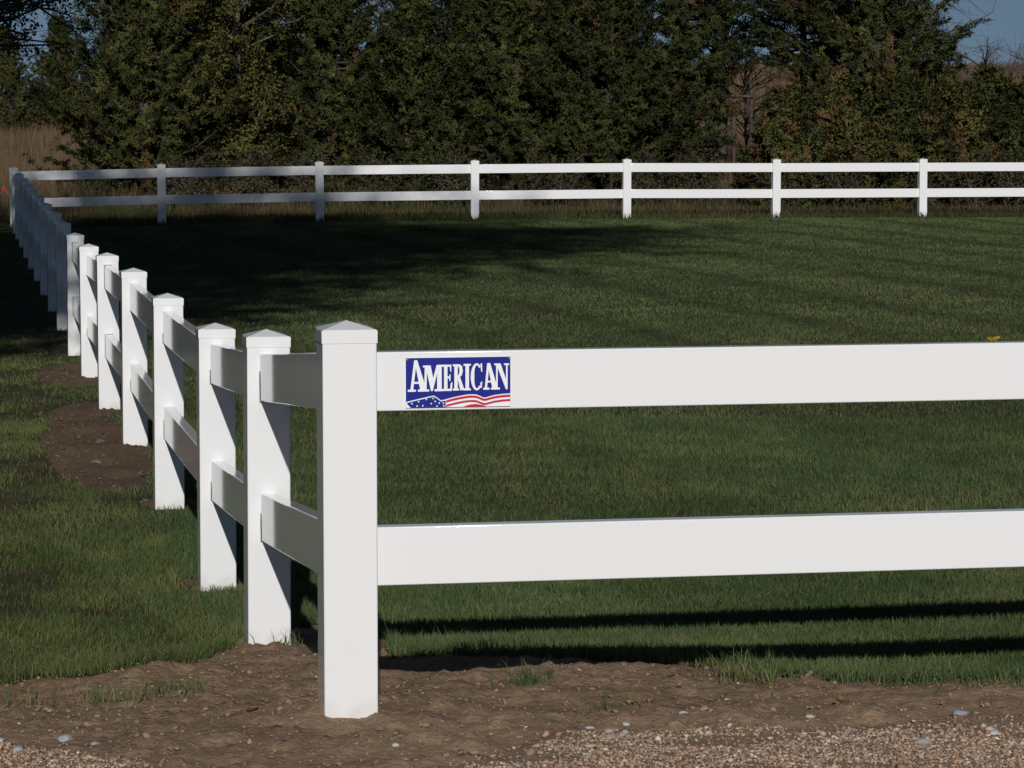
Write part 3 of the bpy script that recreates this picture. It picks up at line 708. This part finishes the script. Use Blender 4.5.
# leafy tree: limbs to target points inside ellipsoids, leaves round the twig ends
def leafy(seed, base, trunk_pts, trunk_r, blobs, nl, leaf, pal, per=26, twig=.35, bare=0., maxleaf=None, spread=.28):
    r = np.random.default_rng(seed); T = Acc(); A = Acc()
    tp = np.array(trunk_pts, float); k = len(tp)
    tt = np.linspace(0, 1, 14); P = np.stack([np.interp(tt, np.linspace(0, 1, k), tp[:, i]) for i in range(3)], 1)
    P[1:-1] += r.normal(0, trunk_r * .25, P[1:-1].shape)
    tube(T, P, np.interp(tt, [0, .08, 1], [trunk_r * 1.35, trunk_r, trunk_r * .25]), 10)
    for (cx_, cy_, cz_, rx, ry, rz_, n) in blobs:
        for _ in range(n):
            d = unit(r.normal(0, 1, 3)); q = np.array([cx_, cy_, cz_]) + d * np.array([rx, ry, rz_]) * r.random() ** .45
            # start on trunk at lower height than target
            zt = np.clip(q[2] - r.uniform(.2, .55) * np.linalg.norm(q[:2] - P[-1, :2]) - .2, P[4, 2], P[-1, 2])
            s = np.array([np.interp(zt, P[:, 2], P[:, i]) for i in range(3)])
            L = np.linalg.norm(q - s); u = np.linspace(0, 1, 7)
            path = s + (q - s) * u[:, None]; path[:, 2] += np.sin(u * PI) * L * r.uniform(-.02, .14); path[1:] += r.normal(0, .045 * L, (6, 3)) * u[1:, None] * .6
            tube(T, path, np.interp(u, [0, 1], [min(trunk_r * .4, .012 + .012 * L), .006]), 5)
            m = int(6 + 6 * r.random())
            for __ in range(m):
                f = r.uniform(.45, 1); b0 = np.array([np.interp(f, u, path[:, i]) for i in range(3)])
                dd = unit(unit(q - s) * .5 + r.normal(0, .6, 3)); tl = twig * r.uniform(.6, 1.6)
                w = b0 + dd * tl * np.linspace(0, 1, 4)[:, None]; w[:, 2] -= .12 * tl * np.linspace(0, 1, 4) ** 2
                tube(T, w, [.006, .005, .004, .002], 3)
                if r.random() < bare: continue
                n_ = per; f2 = r.uniform(.1, 1.05, n_)
                B = b0 + dd * tl * f2[:, None] + r.normal(0, spread * .3, (n_, 3)) * tl
                D = unit(dd * .5 + r.normal(0, .8, (n_, 3)) + np.array([0, 0, -.25]))
                cc = pal[r.choice(len(pal), n_)] * r.uniform(.75, 1.25, (n_, 1))
                leaftris(A, B, D, leaf * r.uniform(.6, 1.25, n_), leaf * .6 * r.uniform(.6, 1.2, n_), cc, r, True, out=unit((B - (b0 + dd * tl * .4)) * 3 + unit(q - s) * .5 + np.array([0, 0, .3])))
    return T.mesh('trunk'), (A.mesh('crown') if A.V else None)

YG = .85 * np.array([[.105, .110, .026], [.15, .13, .03], [.07, .085, .024], [.06, .072, .022], [.08, .09, .024], [.07, .085, .024], [.09, .10, .026], [.12, .12, .03], [.06, .072, .022], [.19, .11, .03]])
DG = np.array([[.045, .060, .022], [.055, .07, .022], [.035, .05, .02]])
t = leafy(31, None, [(0, 0, -.1), (.05, 0, 1.2), (-.1, .1, 3), (.1, 0, 5)], .09, [(0, 0, 2.2, 1.35, 1.3, 1.5, 44), (.1, 0, 4.2, 1.5, 1.5, 1.3, 40), (0, -.3, .9, 1.1, 1., .7, 18)], 0, .07, YG, per=34, twig=.36)
place_tree('yellowing_tree', 'broadleaf tree turning yellow and orange among the cedars', 'tree', cx(243, 54), 54, 0, *t, tmat=M['gbark'], cmat=M['leaf'])
t = leafy(32, None, [(0, 0, -.1), (.1, 0, 3), (0, .1, 6), (.2, 0, 8.5)], .16, [(0, 0, 4.4, 2.4, 1.8, 1.4, 46), (0, 0, 6.6, 2.4, 2., 1.6, 36)], 0, .075, DG, per=20, twig=.45)
place_tree('tall_tree', 'tall dark leafed tree rising behind the low cedar', 'tree', cx(395, 63), 63, 0, *t, group='taller leafy trees behind the cedars', tmat=M['gbark'], cmat=M['leaf'])
place_tree('tall_tree', 'tall dark tree behind the middle of the cedar row', 'tree', cx(560, 65), 65, 2.0, *t, group='taller leafy trees behind the cedars', tmat=M['gbark'], cmat=M['leaf'])
place_tree('tall_tree', 'tall dark tree behind the wide olive cedar at the left', 'tree', cx(150, 66), 66, 4.0, *t, group='taller leafy trees behind the cedars', tmat=M['gbark'], cmat=M['leaf'])
place_tree('tall_tree', 'tall dark tree whose crown closes the top of the gap', 'tree', cx(718, 64), 64, 5.2, *t, group='taller leafy trees behind the cedars', tmat=M['gbark'], cmat=M['leaf'])
# yellow-green bush, undergrowth shrubs
b1 = leafy(41, None, [(0, 0, -.05), (0, 0, .3), (.05, 0, .9)], .02, [(0, 0, .62, .48, .4, .5, 30)], 0, .05, np.array([[.12, .11, .022], [.09, .095, .022], [.06, .07, .02]]), per=16, twig=.2)
b2 = leafy(42, None, [(0, 0, -.05), (0, 0, .3), (.05, 0, .8)], .02, [(0, 0, .5, .75, .5, .5, 34)], 0, .045, np.array([[.065, .058, .024], [.045, .052, .02], [.12, .075, .035], [.035, .042, .018]]), per=15, twig=.22, bare=.15)
place_tree('yellow_bush', 'bright yellow green bush below the big cedar', 'shrub', cx(868, 51.6), 51.6, 0, *b1, sc_=1.15, tmat=M['gbark'], cmat=M['leaf'])
GB = 'brownish shrubs at the foot of the tree row'
for px, Y, s, lb in [(92, 51.5, .62, 'small dark shrub by the brown field at the far left'), (185, 51.5, 1.15, 'shrub at the foot of the tree row left of the yellowing tree'), (250, 51.2, 1.2, 'shrub under the yellowing tree'), (310, 51.4, 1.15, 'shrub in line with the second back post'),
        (378, 51.2, 1.1, 'shrub left of the low rounded cedar'), (455, 51.2, 1.2, 'shrub just left of the third back post'), (560, 51.4, 1.1, 'shrub midway between third and fourth back posts'),
        (640, 51.8, 1.15, 'shrub at the fourth back post under the drooping cedar'), (700, 52.2, 1.15, 'reddish shrub left of the gap'), (770, 51.2, .9, 'shrub behind the fifth back post'), (845, 51.2, 1., 'shrub beside the yellow green bush'),
        (925, 51.4, 1.0, 'shrub behind the sixth back post'), (975, 52.0, 1.2, 'shrub right of the sixth back post'), (1015, 51.5, 1.1, 'shrub at the right edge behind the fence')]:
    place_tree('shrub', lb, 'shrub', cx(px, Y), Y, px * .37, *b2, sc_=s, group=GB, tmat=M['gbark'], cmat=M['leaf'])

# bare trees at right
bt = leafy(51, None, [(0, 0, -.1), (.1, 0, 1.2), (-.1, 0, 2.4), (0, 0, 4)], .06, [(0, 0, 2.9, 1.6, 1.3, 1.3, 46)], 0, .04, np.array([[.09, .06, .035]]), per=2, twig=.5, bare=.75)
GT = 'bare twiggy trees against the sky'
for px, Y, rz, s, lb in [(985, 60, 0, .8, 'bare twiggy tree right of the big cedar'), (1035, 62, 2, .85, 'bare twiggy tree at the right edge'), (925, 62, 4, 1.15, 'bare twiggy tree behind the right side of the big cedar'),
        (745, 66, 1, .8, 'bare twiggy tree seen through the gap')]:
    place_tree('bare_tree', lb, 'tree', cx(px, Y), Y, rz, *bt, sc_=s, group=GT, tmat=M['gbark'], cmat=M['leaf'])

# left overhanging tree and trees whose shade falls on the lawn
OG = np.array([[.05, .062, .02], [.06, .068, .022], [.04, .05, .02], [.10, .085, .03]])
t = leafy(61, None, [(0, 0, -.2), (.1, 0, 2.5), (.4, .2, 5), (.6, 0, 9)], .24,
          [(2.6, 0, 5.2, 2.6, 3.0, 1.9, 60), (.5, 0, 8.5, 3.2, 3.2, 2.2, 36), (3.7, 1.0, 3.0, .8, 1.6, .75, 46), (4.2, 1.0, 3.7, 1.1, 1.6, .5, 20), (1.6, 2.5, 4.2, 1.6, 1.8, 1.3, 26)], 0, .05, OG, per=30, twig=.42)
place_tree('shade_tree', 'spreading tree outside the fence whose low branches hang at top left', 'tree', -8.9, 31, 0, *t, tmat=M['gbark'], cmat=M['leaf'])
t = leafy(62, None, [(0, 0, -.2), (.1, 0, 3), (.3, .2, 6), (.4, 0, 10)], .26,
          [(3.0, 0, 8.0, 3.3, 3.0, 2.8, 118), (.5, 0, 11, 3.4, 3.2, 1.8, 40), (3.6, 1, 6.0, 1.9, 2.4, 1.1, 70), (6.4, 0, 7.3, 1.8, 1.6, .45, 26), (5.8, 0, 8.9, 2.2, 1.4, .7, 46)], 0, .12, OG, per=26, twig=.7)
place_tree('shade_tree', 'broad tree left of the view that shades the far posts', 'tree', -7.6, 11.0, 0, *t, tmat=M['gbark'], cmat=M['leaf'])
t = leafy(63, None, [(0, 0, -.2), (.2, 0, 5), (.1, .2, 10), (.6, 0, 17)], .34,
          [(3.0, 0, 13.6, 4.2, 3.4, 2.3, 74), (5.2, 0, 16.6, 4.2, 2.5, 1.0, 52), (6.6, 0, 13.6, 3.0, 1.5, .6, 30), (7.4, 0, 15.0, 2.4, 1.5, .4, 18), (9.3, 0, 15.0, 1.8, 1.2, .35, 22), (8.0, 0, 13.1, 2.0, 1.2, .35, 20), (6.6, 0, 11.3, 1.9, 1.2, .3, 14), (0, 0, 17.0, 4.5, 3.0, 1.5, 20)], 0, .15, OG, per=28, twig=.9)
place_tree('shade_tree', 'tallest tree beside the camera casting the streaky lawn shade', 'tree', -6.0, 8.0, 0, *t, tmat=M['gbark'], cmat=M['leaf'])
G3 = 'far cedars on the left skyline'
for px, Y, rz, s_, lb in [(12, 112, 1.0, .72, 'far cedar at the left edge beyond the brown field'), (62, 118, 3.0, .8, 'far cedar behind the hanging branches beyond the brown field'), (112, 108, 4.4, .75, 'far cedar just left of the wide olive cedar')]:
    place_tree('far_cedar', lb, 'tree', cx(px, Y), Y, rz, *c1, sc_=s_, group=G3)

# ------------------------------------------------------------------ wooden fence brace in the gap
def brace():
    Y = 60.; x0 = cx(716, Y); z = zg(x0, Y)
    e = empty('wooden_brace', (x0, Y, z)); tag(e, 'old wooden farm fence brace standing in the gap between trees', 'fence')
    for dx, r in ((-.02, .06), (.35, .045), (.70, .05)):
        A = Acc(); zs = np.linspace(-.3, 2.03 - z + (.1 if dx == 0 else 0), 8)
        tube(A, np.stack([dx + .012 * np.sin(zs * 3), 0 * zs, zs], 1), r * (1 - .03 * zs), 8)
        link('post', A.mesh('post', True), M['wood'], e)
    A = Acc(); xs = np.linspace(-.06, .72, 6)
    tube(A, np.stack([xs, -.075 + 0 * xs, 1.98 - z + .01 * np.sin(xs * 5)], 1), np.full(6, .03), 8)
    link('crossbar', A.mesh('crossbar', True), M['wood'], e)
brace()

# orange marker flag
def flag():
    X, Y = cx(3.0, 53.5), 53.5; z = zg(X, Y)
    e = empty('marker_flag', (X, Y, z)); tag(e, 'tiny orange marker flag on a wire at the far left', 'flag')
    A = Acc(); tube(A, np.array([(0, 0, -.05), (.004, 0, .2), (0, 0, .42)]), [.004] * 3, 5); link('wire', A.mesh('wire'), M['steel'], e)
    bm = bmesh.new(); rows = []
    for i in range(6):
        rows.append([bm.verts.new((.004 + i * .016, .015 * math.sin(i * 1.1), .34 + j * .08 - .003 * i * i)) for j in range(2)])
    for a, b in zip(rows, rows[1:]): bm.faces.new((a[0], b[0], b[1], a[1]))
    bmesh.ops.solidify(bm, geom=bm.faces[:], thickness=.002)
    me = bpy.data.meshes.new('cloth'); bm.to_mesh(me); bm.free(); link('cloth', me, M['orange'], e)
flag()

# ------------------------------------------------------------------ light, sky, camera
ELEV = math.radians(24.); 
w = bpy.data.worlds.new('World'); sc.world = w; w.use_nodes = True
nt = w.node_tree; sky = nt.nodes.new('ShaderNodeTexSky'); sky.sky_type = 'NISHITA'; sky.sun_disc = False
sky.sun_elevation = ELEV; sky.sun_rotation = math.radians(180 - 2.3); sky.air_density = 1.; sky.dust_density = .2; sky.ozone_density = 2.; sky.altitude = 300
tcw = nt.nodes.new('ShaderNodeTexCoord'); mpw = nt.nodes.new('ShaderNodeMapping'); mpw.inputs['Location'].default_value = (0, 0, .16)
nt.links.new(tcw.outputs['Generated'], mpw.inputs[0]); nt.links.new(mpw.outputs[0], sky.inputs[0])
nt.links.new(sky.outputs[0], nt.nodes['Background'].inputs[0]); nt.nodes['Background'].inputs[1].default_value = .05
sd = bpy.data.lights.new('sun', 'SUN'); sd.energy = 5.0; sd.angle = math.radians(.53); sd.color = (1, .98, .955)
so = bpy.data.objects.new('sun', sd); col.objects.link(so)
d = Vector((-.04 * math.cos(ELEV), .9992 * math.cos(ELEV), -math.sin(ELEV)))
so.rotation_euler = d.to_track_quat('-Z', 'Y').to_euler()
cd = bpy.data.cameras.new('camera'); co = bpy.data.objects.new('camera', cd); col.objects.link(co)
cd.sensor_width = 36; cd.lens = 3000 / 1024 * 36; cd.clip_end = 9000; cd.clip_start = .1
co.location = (0, 0, 1.75); co.rotation_euler = (math.radians(90 - 5.256), 0, 0)
sc.camera = co
cd.dof.use_dof = False
vs = sc.view_settings; vs.view_transform = 'Standard'; vs.look = 'None'; vs.exposure = -.57; vs.gamma = 1; vs.use_curve_mapping = False
sc.cycles.pixel_filter_width = 1.8; sc.cycles.max_bounces = 6; sc.cycles.transparent_max_bounces = 4
